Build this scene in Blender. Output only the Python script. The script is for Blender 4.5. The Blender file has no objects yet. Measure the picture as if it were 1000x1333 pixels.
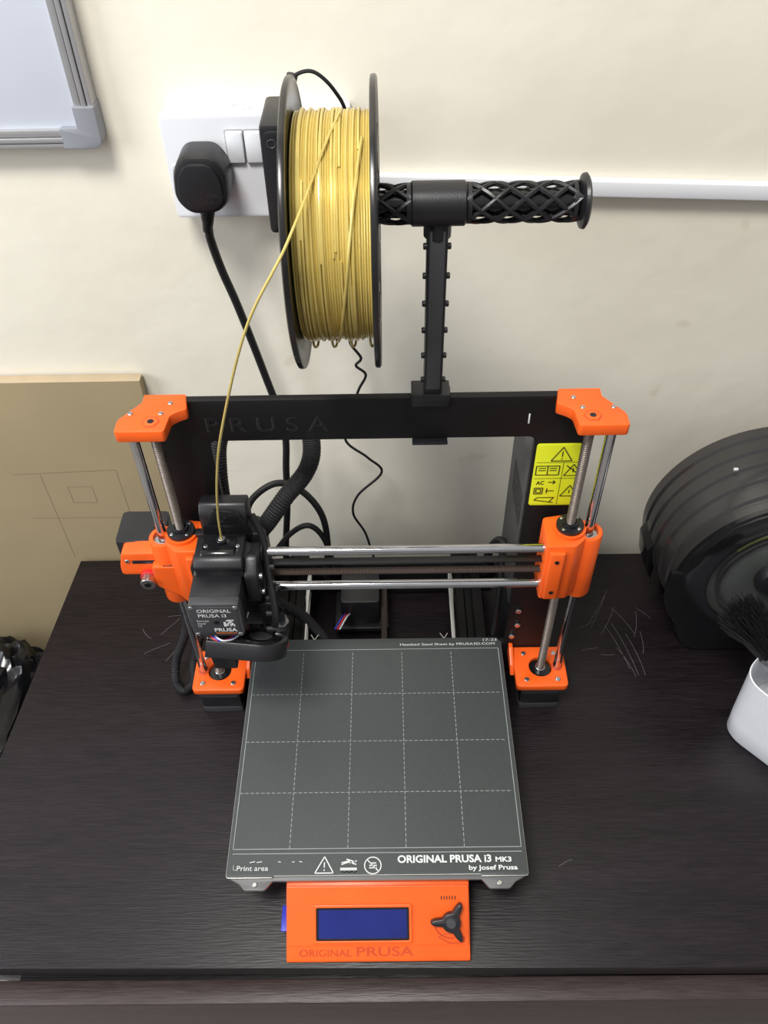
import bpy, bmesh, math, random
from mathutils import Vector, Matrix, noise
random.seed(4)
TZ=0.75   # desk top height above the floor
sc=bpy.context.scene
try:
    sc.view_settings.view_transform='Standard'
except Exception: pass

# ---------------------------------------------------------------- materials
def mat(name,col,rough=.5,metal=0.,var=.06,nscale=40.,bump=0.,bscale=200.,spec=.5,coat=0.,trans=0.,alpha=1.,stretch=(1,1,1)):
    m=bpy.data.materials.new(name); m.use_nodes=True; nt=m.node_tree; N=nt.nodes; L=nt.links
    b=N['Principled BSDF']; b.inputs['Roughness'].default_value=rough; b.inputs['Metallic'].default_value=metal
    b.inputs['Specular IOR Level'].default_value=spec; b.inputs['Coat Weight'].default_value=coat
    b.inputs['Transmission Weight'].default_value=trans; b.inputs['Alpha'].default_value=alpha
    tc=N.new('ShaderNodeTexCoord'); mp=N.new('ShaderNodeMapping'); mp.inputs['Scale'].default_value=stretch
    L.new(tc.outputs['Object'],mp.inputs[0])
    n=N.new('ShaderNodeTexNoise'); n.inputs['Scale'].default_value=nscale; n.inputs['Detail'].default_value=5
    L.new(mp.outputs[0],n.inputs['Vector'])
    r=N.new('ShaderNodeValToRGB'); r.color_ramp.elements[0].position=.3; r.color_ramp.elements[1].position=.7
    c=Vector(col)
    r.color_ramp.elements[0].color=(*[max(0,x*(1-var)) for x in c],1); r.color_ramp.elements[1].color=(*[min(1,x*(1+var)) for x in c],1)
    L.new(n.outputs['Fac'],r.inputs[0]); L.new(r.outputs[0],b.inputs['Base Color'])
    if bump>0:
        n2=N.new('ShaderNodeTexNoise'); n2.inputs['Scale'].default_value=bscale; n2.inputs['Detail'].default_value=3
        L.new(mp.outputs[0],n2.inputs['Vector'])
        bp=N.new('ShaderNodeBump'); bp.inputs['Strength'].default_value=bump; bp.inputs['Distance'].default_value=.001
        L.new(n2.outputs['Fac'],bp.inputs['Height']); L.new(bp.outputs[0],b.inputs['Normal'])
    return m
ORANGE=mat('orange_petg',(.88,.115,.010),.38,bump=.08,bscale=600)
ORANGE_D=mat('orange_petg_engraved_shade',(.55,.055,.008),.5)  # darker copy of the orange, paints the shade of engraved marks
BLACKM=mat('black_powdercoat',(.0065,.006,.0065),.5,bump=.2,bscale=1500,spec=.3)
BLACKT=mat('black_lettering',(.028,.027,.028),.25)
BLACKP=mat('black_plastic',(.011,.011,.013),.38,bump=.1,bscale=700)
BLACKG=mat('black_gloss_plastic',(.008,.008,.009),.16)
RUBBER=mat('black_rubber_cable',(.007,.007,.008),.45)
SLEEVE=mat('black_braided_sleeve',(.009,.009,.011),.6,bump=1.,bscale=900,var=.4,nscale=900)
DGREY=mat('dark_grey_metal',(.048,.048,.053),.45)
PSUG=mat('psu_grey_plastic',(.055,.053,.055),.5,bump=.2,bscale=900)
CHROME=mat('chrome_rod',(.60,.60,.62),.12,1.)
STEEL=mat('steel',(.55,.55,.55),.3,1.)
LEAD=mat('lead_screw_steel',(.21,.175,.15),.42,.9,var=.15,nscale=300)
BRASS=mat('brass',(.7,.48,.18),.3,1.)
BELT=mat('rubber_belt',(.030,.019,.016),.7)
WHITEP=mat('white_plastic',(.76,.77,.80),.3,var=.01)
WHITEINK=mat('white_ink',(.66,.68,.66),.6,var=.02)
WHITEDIM=mat('faded_white_ink',(.30,.33,.32),.6,var=.1)
YELLOW=mat('yellow_sticker',(.74,.78,.02),.4,var=.02)
LABEL=mat('grey_motor_label',(.045,.045,.05),.4)
RED=mat('red_plastic',(.6,.02,.02),.4)
BLUEW=mat('blue_plastic',(.03,.04,.45),.4)
SILK=mat('gold_silk_filament',(.68,.535,.16),.24,.3,var=.10,nscale=25,spec=.8)
MDF=mat('mdf_board',(.33,.26,.15),.75,var=.06,nscale=8,bump=.1,bscale=300)
MDFE=mat('mdf_edge',(.48,.38,.25),.8)
ALU=mat('aluminium_trim',(.52,.52,.53),.4,.6,var=.03)
BOARDW=mat('whiteboard_surface',(.70,.74,.83),.18,var=.01)
GREYP=mat('grey_plastic_corner',(.26,.27,.30),.5)
BAG=mat('black_bin_bag',(.007,.007,.009),.22,bump=.6,bscale=30)
SMOKE=mat('smoked_plastic',(.035,.033,.033),.2,var=.25,nscale=6,coat=.3)
WINDOW=mat('smoked_window',(.075,.08,.075),.15,var=.3,nscale=12)
OLIVE=mat('olive_filament',(.20,.22,.06),.4)
PAPER=mat('paper',(.66,.66,.69),.8,var=.03)
BRIST=mat('black_bristles',(.010,.010,.011),.5)
SHEETM=mat('powder_coated_sheet',(.053,.059,.059),.45,var=.10,nscale=700,bump=.25,bscale=1500,spec=.42)
SHEETE=mat('sheet_edge_steel',(.42,.42,.39),.4,.8)
SCR=mat('worn_scratch',(.13,.12,.125),.6)
SPOOLB=mat('spool_black_plastic',(.012,.011,.011),.25)

def wallmat():
    m=bpy.data.materials.new('cream_painted_wall'); m.use_nodes=True; nt=m.node_tree;N=nt.nodes;L=nt.links;b=N['Principled BSDF']
    b.inputs['Roughness'].default_value=.55
    tc=N.new('ShaderNodeTexCoord'); n=N.new('ShaderNodeTexNoise'); n.inputs['Scale'].default_value=3.5; n.inputs['Detail'].default_value=8; n.inputs['Roughness'].default_value=.6
    r=N.new('ShaderNodeValToRGB'); e=r.color_ramp.elements; e[0].position=.3;e[0].color=(.78,.73,.605,1); e[1].position=.65; e[1].color=(.85,.805,.69,1)
    L.new(tc.outputs['Object'],n.inputs['Vector']);L.new(n.outputs['Fac'],r.inputs[0])
    n3=N.new('ShaderNodeTexNoise'); n3.inputs['Scale'].default_value=22; n3.inputs['Detail'].default_value=2
    r3=N.new('ShaderNodeValToRGB'); r3.color_ramp.elements[0].position=.25; r3.color_ramp.elements[0].color=(.84,.80,.74,1); r3.color_ramp.elements[1].position=.31; r3.color_ramp.elements[1].color=(1,1,1,1)
    L.new(tc.outputs['Object'],n3.inputs['Vector']);L.new(n3.outputs['Fac'],r3.inputs[0])
    mx=N.new('ShaderNodeMixRGB'); mx.blend_type='MULTIPLY'; mx.inputs[0].default_value=.6
    L.new(r.outputs[0],mx.inputs[1]);L.new(r3.outputs[0],mx.inputs[2]);L.new(mx.outputs[0],b.inputs['Base Color'])
    n2=N.new('ShaderNodeTexNoise'); n2.inputs['Scale'].default_value=9; n2.inputs['Detail'].default_value=6
    bp=N.new('ShaderNodeBump'); bp.inputs['Strength'].default_value=.45; bp.inputs['Distance'].default_value=.006
    L.new(tc.outputs['Object'],n2.inputs['Vector']);L.new(n2.outputs['Fac'],bp.inputs['Height']);L.new(bp.outputs[0],b.inputs['Normal'])
    return m
WALL=wallmat()
def woodmat(name='espresso_wood_laminate',c0=(.0042,.0028,.0038),c1=(.0185,.0125,.0155)):
    m=bpy.data.materials.new(name); m.use_nodes=True; nt=m.node_tree;N=nt.nodes;L=nt.links;b=N['Principled BSDF']
    tc=N.new('ShaderNodeTexCoord'); mp=N.new('ShaderNodeMapping'); mp.inputs['Scale'].default_value=(4.5,60.,60.)
    L.new(tc.outputs['Object'],mp.inputs[0])
    n=N.new('ShaderNodeTexNoise'); n.inputs['Scale'].default_value=7; n.inputs['Detail'].default_value=8; n.inputs['Roughness'].default_value=.7; n.inputs['Distortion'].default_value=.6
    L.new(mp.outputs[0],n.inputs['Vector'])
    r=N.new('ShaderNodeValToRGB'); e=r.color_ramp.elements; e[0].position=.36;e[0].color=(*c0,1); e[1].position=.70; e[1].color=(*c1,1)
    mpb=N.new('ShaderNodeMapping'); mpb.inputs['Scale'].default_value=(.8,9.,9.); L.new(tc.outputs['Object'],mpb.inputs[0])
    nb=N.new('ShaderNodeTexNoise'); nb.inputs['Scale'].default_value=5; nb.inputs['Detail'].default_value=4; L.new(mpb.outputs[0],nb.inputs['Vector'])
    mxf=N.new('ShaderNodeMix'); mxf.inputs[0].default_value=.3; L.new(n.outputs['Fac'],mxf.inputs[2]); L.new(nb.outputs['Fac'],mxf.inputs[3])
    L.new(mxf.outputs[0],r.inputs[0]);L.new(r.outputs[0],b.inputs['Base Color'])
    mp2=N.new('ShaderNodeMapping'); mp2.inputs['Scale'].default_value=(8.,110.,110.); L.new(tc.outputs['Object'],mp2.inputs[0])
    n2=N.new('ShaderNodeTexNoise'); n2.inputs['Scale'].default_value=6; n2.inputs['Detail'].default_value=4; L.new(mp2.outputs[0],n2.inputs['Vector'])
    bp=N.new('ShaderNodeBump'); bp.inputs['Strength'].default_value=.3; bp.inputs['Distance'].default_value=.001
    L.new(n2.outputs['Fac'],bp.inputs['Height']);L.new(bp.outputs[0],b.inputs['Normal'])
    mr=N.new('ShaderNodeMapRange'); mr.inputs[3].default_value=.30; mr.inputs[4].default_value=.46
    L.new(n.outputs['Fac'],mr.inputs[0]);L.new(mr.outputs[0],b.inputs['Roughness']); b.inputs['Specular IOR Level'].default_value=.32
    return m
WOOD=woodmat()
WOODF=woodmat('brown_drawer_laminate',(.030,.020,.019),(.070,.050,.046))
def lcdmat():
    m=bpy.data.materials.new('blue_lcd_screen'); m.use_nodes=True; N=m.node_tree.nodes;L=m.node_tree.links;b=N['Principled BSDF']
    tc=N.new('ShaderNodeTexCoord');n=N.new('ShaderNodeTexNoise');n.inputs['Scale'].default_value=30
    r=N.new('ShaderNodeValToRGB');r.color_ramp.elements[0].color=(.006,.010,.10,1);r.color_ramp.elements[1].color=(.012,.022,.17,1)
    L.new(tc.outputs['Object'],n.inputs[0]);L.new(n.outputs['Fac'],r.inputs[0]);L.new(r.outputs[0],b.inputs['Base Color']);b.inputs['Roughness'].default_value=.1
    b.inputs['Emission Color'].default_value=(.01,.018,.30,1); b.inputs['Emission Strength'].default_value=.08
    return m
LCD=lcdmat()

# ---------------------------------------------------------------- helpers
groups={}
def group(name):
    e=bpy.data.objects.new(name,None); e.empty_display_size=.05; bpy.context.collection.objects.link(e); groups[e]=[]; return e
def finish(name,me,parent,m):
    me.name=name
    if m is not None:
        me.materials.clear(); me.materials.append(m)
    for p in me.polygons: p.use_smooth=True
    try: me.set_sharp_from_angle(angle=math.radians(35))
    except Exception: pass
    ob=bpy.data.objects.new(name,me); bpy.context.collection.objects.link(ob)
    if parent is not None: ob.parent=parent; groups[parent].append(ob)
    return ob
def box(name,par,m,x0,x1,y0,y1,z0,z1,bev=.001,M=None,seg=2):
    bm=bmesh.new(); bmesh.ops.create_cube(bm,size=1)
    for v in bm.verts: v.co=Vector(((x0+x1)/2+v.co.x*(x1-x0),(y0+y1)/2+v.co.y*(y1-y0),(z0+z1)/2+v.co.z*(z1-z0)))
    if bev>0:
        bev=min(bev,.45*min(x1-x0,y1-y0,z1-z0)); bmesh.ops.bevel(bm,geom=bm.edges[:],offset=bev,segments=seg,affect='EDGES',profile=.5)
    if M is not None: bmesh.ops.transform(bm,matrix=M,verts=bm.verts)
    me=bpy.data.meshes.new(name); bm.to_mesh(me); bm.free(); return finish(name,me,par,m)
def lathe_bm(bm,prof,p0,axis,seg=48,close=False):
    """prof: list of (r, h) ; revolve about axis from p0"""
    axis=Vector(axis).normalized(); q=Vector((0,0,1)).rotation_difference(axis).to_matrix(); p0=Vector(p0)
    rows=[]
    for r,h in prof:
        if r<1e-7: rows.append([bm.verts.new(p0+q@Vector((0,0,h)))])
        else: rows.append([bm.verts.new(p0+q@Vector((r*math.cos(2*math.pi*i/seg),r*math.sin(2*math.pi*i/seg),h))) for i in range(seg)])
    n=len(rows)
    for k in range(n if close else n-1):
        A=rows[k];B=rows[(k+1)%n]
        for i in range(seg):
            j=(i+1)%seg
            try:
                if len(A)==1 and len(B)==1: continue
                if len(A)==1: bm.faces.new((A[0],B[j],B[i]))
                elif len(B)==1: bm.faces.new((A[i],A[j],B[0]))
                else: bm.faces.new((A[i],A[j],B[j],B[i]))
            except ValueError: pass
def lathe(name,par,m,prof,p0,axis,seg=48,close=False):
    bm=bmesh.new(); lathe_bm(bm,prof,p0,axis,seg,close); bmesh.ops.recalc_face_normals(bm,faces=bm.faces)
    me=bpy.data.meshes.new(name); bm.to_mesh(me); bm.free(); return finish(name,me,par,m)
def cyl(name,par,m,p0,p1,r,seg=32,bev=.0005,r2=None):
    p0=Vector(p0);p1=Vector(p1);h=(p1-p0).length; r2=r if r2 is None else r2; b=min(bev,r*.4,h*.4)
    return lathe(name,par,m,[(0,0),(r-b,0),(r,b),(r2,h-b),(r2-b,h),(0,h)],p0,p1-p0,seg)
def rp(pts,r=.003,seg=4):
    out=[];n=len(pts)
    for i in range(n):
        a=Vector(pts[i-1][:2]);b=Vector(pts[i][:2]);c=Vector(pts[(i+1)%n][:2]);rr=pts[i][2] if len(pts[i])>2 else r
        if rr<=0: out.append(tuple(b)); continue
        d1=(a-b);d2=(c-b);rr=min(rr,d1.length*.45,d2.length*.45)
        s=b+d1.normalized()*rr;e=b+d2.normalized()*rr
        for k in range(seg+1):
            t=k/seg; out.append(tuple((1-t)**2*s+2*t*(1-t)*b+t*t*e))
    return out
def rect(x0,x1,y0,y1,r=.003,seg=4): return rp([(x0,y0),(x1,y0),(x1,y1),(x0,y1)],r,seg)
def circ(cx,cy,r,n=32): return [(cx+r*math.cos(2*math.pi*i/n),cy+r*math.sin(2*math.pi*i/n)) for i in range(n)]
def ev_mesh(cu):
    ob=bpy.data.objects.new('tmp',cu); bpy.context.collection.objects.link(ob); bpy.context.view_layer.update()
    dg=bpy.context.evaluated_depsgraph_get(); me=bpy.data.meshes.new_from_object(ob.evaluated_get(dg)); bpy.data.objects.remove(ob); return me
MAPS={'xy':lambda v,c:Vector((v.x,v.y,c+v.z)),'xz':lambda v,c:Vector((v.x,c+v.z,v.y)),'yz':lambda v,c:Vector((c+v.z,v.x,v.y))}
def plate(name,par,m,outer,holes,plane,a0,a1,bev=.0005,M=None):
    cu=bpy.data.curves.new(name,'CURVE'); cu.dimensions='2D'; cu.fill_mode='BOTH'
    for loop in [outer]+list(holes):
        s=cu.splines.new('POLY'); s.points.add(len(loop)-1); s.use_cyclic_u=True
        for i,p in enumerate(loop): s.points[i].co=(p[0],p[1],0,1)
    h=(a1-a0)/2; b=min(bev,h*.8); cu.extrude=h-b; cu.bevel_depth=b; cu.bevel_resolution=1; cu.offset=-b
    me=ev_mesh(cu); c=(a0+a1)/2
    for v in me.vertices: v.co=MAPS[plane](v.co,c)
    if M is not None: me.transform(M)
    bm=bmesh.new();bm.from_mesh(me);bmesh.ops.remove_doubles(bm,verts=bm.verts,dist=1e-6);bmesh.ops.recalc_face_normals(bm,faces=bm.faces);bm.to_mesh(me);bm.free()
    return finish(name,me,par,m)
def catmull(P,n=10):
    P=[Vector(p) for p in P]; Q=[P[0]*2-P[1]]+P+[P[-1]*2-P[-2]]; out=[]
    for i in range(1,len(Q)-2):
        for k in range(n):
            t=k/n; a,b,c,d=Q[i-1],Q[i],Q[i+1],Q[i+2]
            out.append(.5*((2*b)+(c-a)*t+(2*a-5*b+4*c-d)*t*t+(3*b-a-3*c+d)*t**3))
    out.append(P[-1]); return out
def tube_bm(bm,pts,r,seg=10,rib=0.):
    n=len(pts); T=[]
    for i in range(n):
        t=(pts[min(i+1,n-1)]-pts[max(i-1,0)]); T.append(t.normalized() if t.length>0 else Vector((0,0,1)))
    u=T[0].orthogonal().normalized(); rows=[]
    for i in range(n):
        if i>0: u=T[i-1].rotation_difference(T[i])@u
        w=T[i].cross(u); rr=r*(1+(rib if i%2 else 0))
        rows.append([bm.verts.new(pts[i]+rr*(math.cos(2*math.pi*k/seg)*u+math.sin(2*math.pi*k/seg)*w)) for k in range(seg)])
    for i in range(n-1):
        for k in range(seg):
            j=(k+1)%seg; bm.faces.new((rows[i][k],rows[i][j],rows[i+1][j],rows[i+1][k]))
    bm.faces.new(rows[0][::-1]);bm.faces.new(rows[-1])
def tube(name,par,m,P,r,n=10,seg=10,rib=0.):
    bm=bmesh.new(); tube_bm(bm,catmull(P,n) if len(P)>2 else [Vector(p) for p in P],r,seg,rib)
    me=bpy.data.meshes.new(name);bm.to_mesh(me);bm.free();return finish(name,me,par,m)
def text(name,par,m,body,w,h,M,th=.0002,bold=0.):
    cu=bpy.data.curves.new(name,'FONT'); cu.body=body; cu.size=1; cu.resolution_u=3; cu.offset=bold
    me=ev_mesh(cu); xs=[v.co.x for v in me.vertices]; ys=[v.co.y for v in me.vertices]
    x0,x1,y0,y1=min(xs),max(xs),min(ys),max(ys)
    for v in me.vertices: v.co=Vector(((v.co.x-x0)/(x1-x0)*w,(v.co.y-y0)/(y1-y0)*h,th))
    me.transform(M); return finish(name,me,par,m)
def lines(name,par,m,segs,w,M=None,th=.0003):
    bm=bmesh.new()
    for (x0,y0),(x1,y1) in segs:
        a=Vector((x0,y0,0));b=Vector((x1,y1,0));d=(b-a).normalized();n=Vector((-d.y,d.x,0))*w/2
        v=[bm.verts.new(p+Vector((0,0,th))) for p in (a-n,b-n,b+n,a+n)]; bm.faces.new(v)
    if M is not None: bmesh.ops.transform(bm,matrix=M,verts=bm.verts)
    me=bpy.data.meshes.new(name);bm.to_mesh(me);bm.free();return finish(name,me,par,m)
def dash(x0,y0,x1,y1,d=.0032,g=.0016):
    L=math.hypot(x1-x0,y1-y0);n=int(L/(d+g));o=[]
    for i in range(n):
        a=i*(d+g)/L;b=(i*(d+g)+d)/L;o.append(((x0+(x1-x0)*a,y0+(y1-y0)*a),(x0+(x1-x0)*b,y0+(y1-y0)*b)))
    return o
XZ=lambda x,y,z: Matrix(((1,0,0,x),(0,0,-1,y),(0,1,0,z),(0,0,0,1)))   # text upright facing -Y
XY=lambda x,y,z: Matrix.Translation((x,y,z))

# ---------------------------------------------------------------- room
WY=.42
g=group('wall_back'); box('wall_panel',g,WALL,-2.2,2.2,WY,WY+.1,-.75,1.75,0)
g=group('floor'); box('floor_slab',g,mat('grey_floor_tiles',(.30,.28,.26),.4,var=.1,nscale=5),-2.2,2.2,-2.2,WY+.1,-.80,-.75,0)

# ---------------------------------------------------------------- desk
g=group('desk')
plate('top',g,WOOD,[(-.362,.400),(-.3935,-.053),(.95,-.062),(.95,.400)],[],'xy',-.018,0,.0015)
box('side_panel_1',g,WOOD,-.35,-.325,0.0,.385,-.75,-.018,.001)
box('side_panel_2',g,WOOD,.91,.935,0.0,.385,-.75,-.018,.001)
box('modesty_panel',g,WOOD,-.325,.91,.36,.378,-.6,-.018,.001)
box('apron',g,WOOD,-.34,.92,-.040,-.020,-.06,-.0185,.001)
box('drawer_front',g,WOODF,-.365,.93,-.074,-.054,-.30,-.030,.0025)
box('drawer_box',g,WOOD,-.325,.91,-.054,.30,-.28,-.06,.001)
S=[]
for (x,y,a,l) in [(.248,.315,62,.05),(.252,.318,66,.06),(.258,.30,64,.045),(.275,.30,118,.04),(.288,.295,72,.035),(.262,.265,108,.06),(.270,.262,104,.07),(.280,.255,100,.055),(.268,.245,112,.04),(.290,.27,80,.03),
                  (.232,.262,25,.018),(.25,.255,15,.014),(.235,.295,40,.02),(.30,.31,120,.02),(-.235,.300,60,.028),(-.222,.285,100,.022),(-.245,.27,35,.03),(-.228,.262,75,.02),(-.26,.29,140,.018),(-.23,.315,20,.02),(.17,.03,10,.014)]:
    a=math.radians(a); pts=[(x+math.cos(a)*l*t-math.sin(a)*.002*math.sin(t*3+x*40),y+math.sin(a)*l*t+math.cos(a)*.002*math.sin(t*3+x*40)) for t in (-.5,-.25,0,.25,.5)]
    S+=[(pts[i],pts[i+1]) for i in range(4)]
lines('scratches',g,SCR,S,.0004)

# ---------------------------------------------------------------- whiteboard
g=group('whiteboard')
x1,z0,zt,xl=-.2085,.496,.98,-.95
box('panel',g,BOARDW,xl+.01,x1-.012,.408,WY,z0+.012,zt-.01,.0005)
for i,(a,b) in enumerate([(0,.004),(.0045,.0085),(.009,.0145)]):
    d=.404-.001*(i%2)
    box('frame_right_%d'%i,g,ALU,x1-b,x1-a,d,WY,z0+.02,zt,.0008)
    box('frame_bottom_%d'%i,g,ALU,xl,x1-.02,d,WY,z0+a,z0+b,.0008)
box('frame_top',g,ALU,xl,x1,.404,WY,zt-.014,zt,.001); box('frame_left',g,ALU,xl,xl+.014,.404,WY,z0,zt,.001)
plate('corner_cap',g,GREYP,rp([(x1-.03,z0),(x1+.001,z0,.008),(x1+.001,z0+.032),(x1-.016,z0+.032),(x1-.016,z0+.016),(x1-.03,z0+.016)],.001),[],'xz',.402,WY,.001)

# ---------------------------------------------------------------- wall socket
g=group('wall_socket')
plate('back_box',g,WHITEP,rect(-.157,-.011,.442,.5235,.003),[],'xz',.402,WY,.0015)
plate('face_plate',g,WHITEP,rect(-.158,-.010,.441,.5245,.004),[],'xz',.394,.402,.0015)
for i in range(2):
    xx=-.108+.0145*i
    box('switch_%d'%(i+1),g,WHITEP,xx,xx+.013,.3905,.396,.4875,.5115,.0012)
    lines('switch_gap_%d'%(i+1),g,mat('shadow_gap_grey_%d'%i,(.3,.3,.3),.7),[((xx-.0006,.487),(xx-.0006,.512)),((xx+.0136,.487),(xx+.0136,.512)),((xx,.4867),(xx+.013,.4867)),((xx,.5123),(xx+.013,.5123))],.0007,XZ(0,.394,0))
text('approval_mark',g,mat('red_print',(.62,.42,.40),.6),'BS 1363\n13A 250V~',.018,.007,Matrix(((1,0,0,-.132),(0,1,0,.404),(0,0,1,.5235),(0,0,0,1))))
tube('rating_ring',g,mat('grey_print',(.5,.5,.5),.6),[(-.095+.008*math.cos(t*math.pi/8),.409+.006*math.sin(t*math.pi/8),.5237) for t in range(17)],.0003,n=2,seg=5)
cyl('screw_1',g,WHITEP,(-.152,.394,.483),(-.152,.3932,.483),.003)

g=group('power_plug')
cx,cz=-.127,.482
out=rp([(cx-.020,cz+.012,.012),(cx-.012,cz+.024,.012),(cx+.012,cz+.024,.012),(cx+.021,cz+.010,.012),(cx+.021,cz-.012,.01),(cx+.010,cz-.022,.008),(cx-.012,cz-.022,.008),(cx-.022,cz-.010,.01)],.01,6)
plate('plug_body',g,BLACKP,out,[],'xz',.360,.394,.005)
inn=[(cx+(x-cx)*.8,cz+(z-cz)*.8) for x,z in out]
plate('plug_cap',g,BLACKP,inn,[],'xz',.3575,.362,.0015)
text('plug_marking',g,BLACKT,'~ ~~~~\nIPLUG 13A\nBS1363/A',.024,.013,XZ(cx-.011,.3574,cz-.012),.0003)
for i in range(6): lathe('strain_ring_%d'%i,g,RUBBER,[(0,0),(.0062-.0004*i,0),(.0062-.0004*i,.0022),(0,.0022)],(cx-.001-.0006*i,.376+.001*i,cz-.024-.0032*i),(-.1,.2,-1),20)
cyl('strain_core',g,RUBBER,(cx-.001,.374,cz-.018),(cx-.005,.382,cz-.046),.0042)

g=group('power_adapter')
plate('adapter_body',g,BLACKP,rect(-.074,-.050,.455,.5375,.004),[],'xz',.338,.394,.003)
plate('adapter_face',g,BLACKP,rect(-.071,-.053,.459,.5335,.004),[],'xz',.3365,.340,.001)
tube('led_ring',g,DGREY,[(-.0655+.003*math.cos(t*math.pi/6),.3363,.525+.003*math.sin(t*math.pi/6)) for t in range(13)],.0004,2,5)
tube('adapter_lead',g,RUBBER,[(-.056,.360,.536),(-.056,.359,.550),(-.048,.359,.562),(-.034,.359,.565),(-.020,.360,.552),(-.012,.366,.530),(-.012,.379,.48),(-.016,.387,.40),(-.018,.39,.34),(-.020,.39,.318),(-.0105,.39,.300),(-.0155,.39,.291),(-.0065,.39,.280),(-.014,.39,.262),(-.022,.39,.235),(-.030,.39,.197),(-.008,.39,.172),(.0065,.39,.150),(-.020,.388,.118),(-.0265,.387,.090),(-.014,.385,.060),(-.0066,.38,.030),(.002,.372,.004),(.02,.365,.0025)],.0014,10,8)
lathe('lead_tag',g,BLACKP,[(0,0),(.004,0),(.004,.012),(0,.012)],(-.052,.359,.552),(.3,0,1),16)

# ---------------------------------------------------------------- trunking
g=group('cable_trunking')
Mt=Matrix.Translation((-.010,0,.4600))@Matrix.Rotation(math.radians(2.4),4,'Y')
box('channel',g,WHITEP,0,1.1,.411,WY,-.0070,.0070,.001,Mt); box('lid',g,WHITEP,0,1.1,.4085,.412,-.0055,.0078,.0012,Mt)

# ---------------------------------------------------------------- mdf board
g=group('mdf_board')
box('panel',g,MDF,-.95,-.232,.4055,.4175,-.75,.2645,.0006)
box('pale_top_edge',g,MDFE,-.95,-.232,.4055,.4175,.2645,.2649,.0001)
lines('pencil_lines',g,mat('pencil',(.295,.23,.132),.8),[((-.40,.140),(-.285,.145)),((-.285,.145),(-.285,.02)),((-.37,.14),(-.37,.0)),((-.345,.120),(-.318,.120)),((-.318,.12),(-.318,.095)),((-.345,.12),(-.345,.095)),((-.345,.095),(-.318,.095)),((-.40,.070),(-.29,.070))],.0006,XZ(0,.4055,0))

# ---------------------------------------------------------------- bin bag
g=group('rubbish_bag'); bm=bmesh.new(); bmesh.ops.create_icosphere(bm,subdivisions=6,radius=1)
def sg(a,e): return math.copysign(abs(a)**e,a)
for v in bm.verts:
    p=v.co.copy(); n=noise.noise(p*2.2+Vector((1.3,0,0)))*.06+abs(noise.noise(p*5+Vector((0,1.3,0))))*.09-abs(noise.noise(p*12))*.06
    q=Vector((sg(p.x,.55),sg(p.y,.5),sg(p.z,.55)))*(1+n)*.97
    v.co=Vector((-.545+q.x*.160,.270+q.y*.170,-.43+max(q.z,-.95)*.325))
me=bpy.data.meshes.new('bag_skin');bm.to_mesh(me);bm.free();finish('bag_skin',me,g,BAG)
zmin=min(v.co.z for v in me.vertices)
for v in me.vertices: v.co.z+= -.75-zmin; v.co.y=min(v.co.y,.403); v.co.x=min(v.co.x,-.397)
tube('bag_gather',g,BAG,[(-.58,.26,-.15),(-.575,.262,-.09),(-.56,.27,-.075)],.010,6,8)

# ================================================================ PRINTER
P=group('desktop_3d_printer')
XC=.0025
tube('power_cable',P,RUBBER,[(-.1315,.3835,.436),(-.132,.386,.425),(-.128,.390,.395),(-.119,.392,.355),(-.104,.392,.280),(-.0915,.387,.2157),(-.094,.380,.165),(-.0973,.373,.115),(-.104,.36,.05),(-.10,.352,.012),(-.06,.35,.005),(.03,.352,.005),(.115,.35,.012),(.145,.345,.05),(.15,.335,.06)],.0037,14,12)
plate('frame_plate',P,BLACKM,rect(-.172,.177,.004,.3745,.005,6),[rect(-.127,.131,.052,.334,.006,6)],'xz',.235,.2415,.0005)
text('frame_lettering_highlight',P,BLACKT,'P R U S A',.096,.0150,XZ(-.127,.2349,.343),.0001,.015)  # lighter letters underneath, painted edge highlight around the dark fill
text('frame_lettering_fill',P,mat('lettering_recess_shade',(.002,.002,.002),.6),'P R U S A',.0950,.0143,XZ(-.1262,.2347,.3432),.0002,-.002)  # flat near-black fill, paints the shade inside debossed letters
box('frame_mark',P,WHITEINK,.1235,.1247,.2344,.2352,.348,.3575,.0002)
for (x,z) in [(.140,.108),(.141,.085),(.137,.066),(-.137,.10)]:
    cyl('frame_bolt',P,STEEL,(x,.235,z),(x,.2325,z),.003,16)
def threads(name,x,y,z0,z1):
    # true helical thread, 2 mm pitch
    bm=bmesh.new(); seg=16; per=4; pitch=.002; rows=[]; nz=int((z1-z0)/(pitch/per))
    for k in range(nz+1):
        row=[]
        for i in range(seg):
            a=2*math.pi*i/seg; ph=(k/per - i/seg)*2*math.pi; r=.0036+.00045*math.cos(ph)
            row.append(bm.verts.new((x+r*math.cos(a),y+r*math.sin(a),z0+k*pitch/per)))
        rows.append(row)
    for A,B in zip(rows,rows[1:]):
        for i in range(seg): bm.faces.new((A[i],A[(i+1)%seg],B[(i+1)%seg],B[i]))
    bm.faces.new(rows[0][::-1]);bm.faces.new(rows[-1])
    me=bpy.data.meshes.new(name);bm.to_mesh(me);bm.free();return finish(name,me,P,LEAD)
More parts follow.
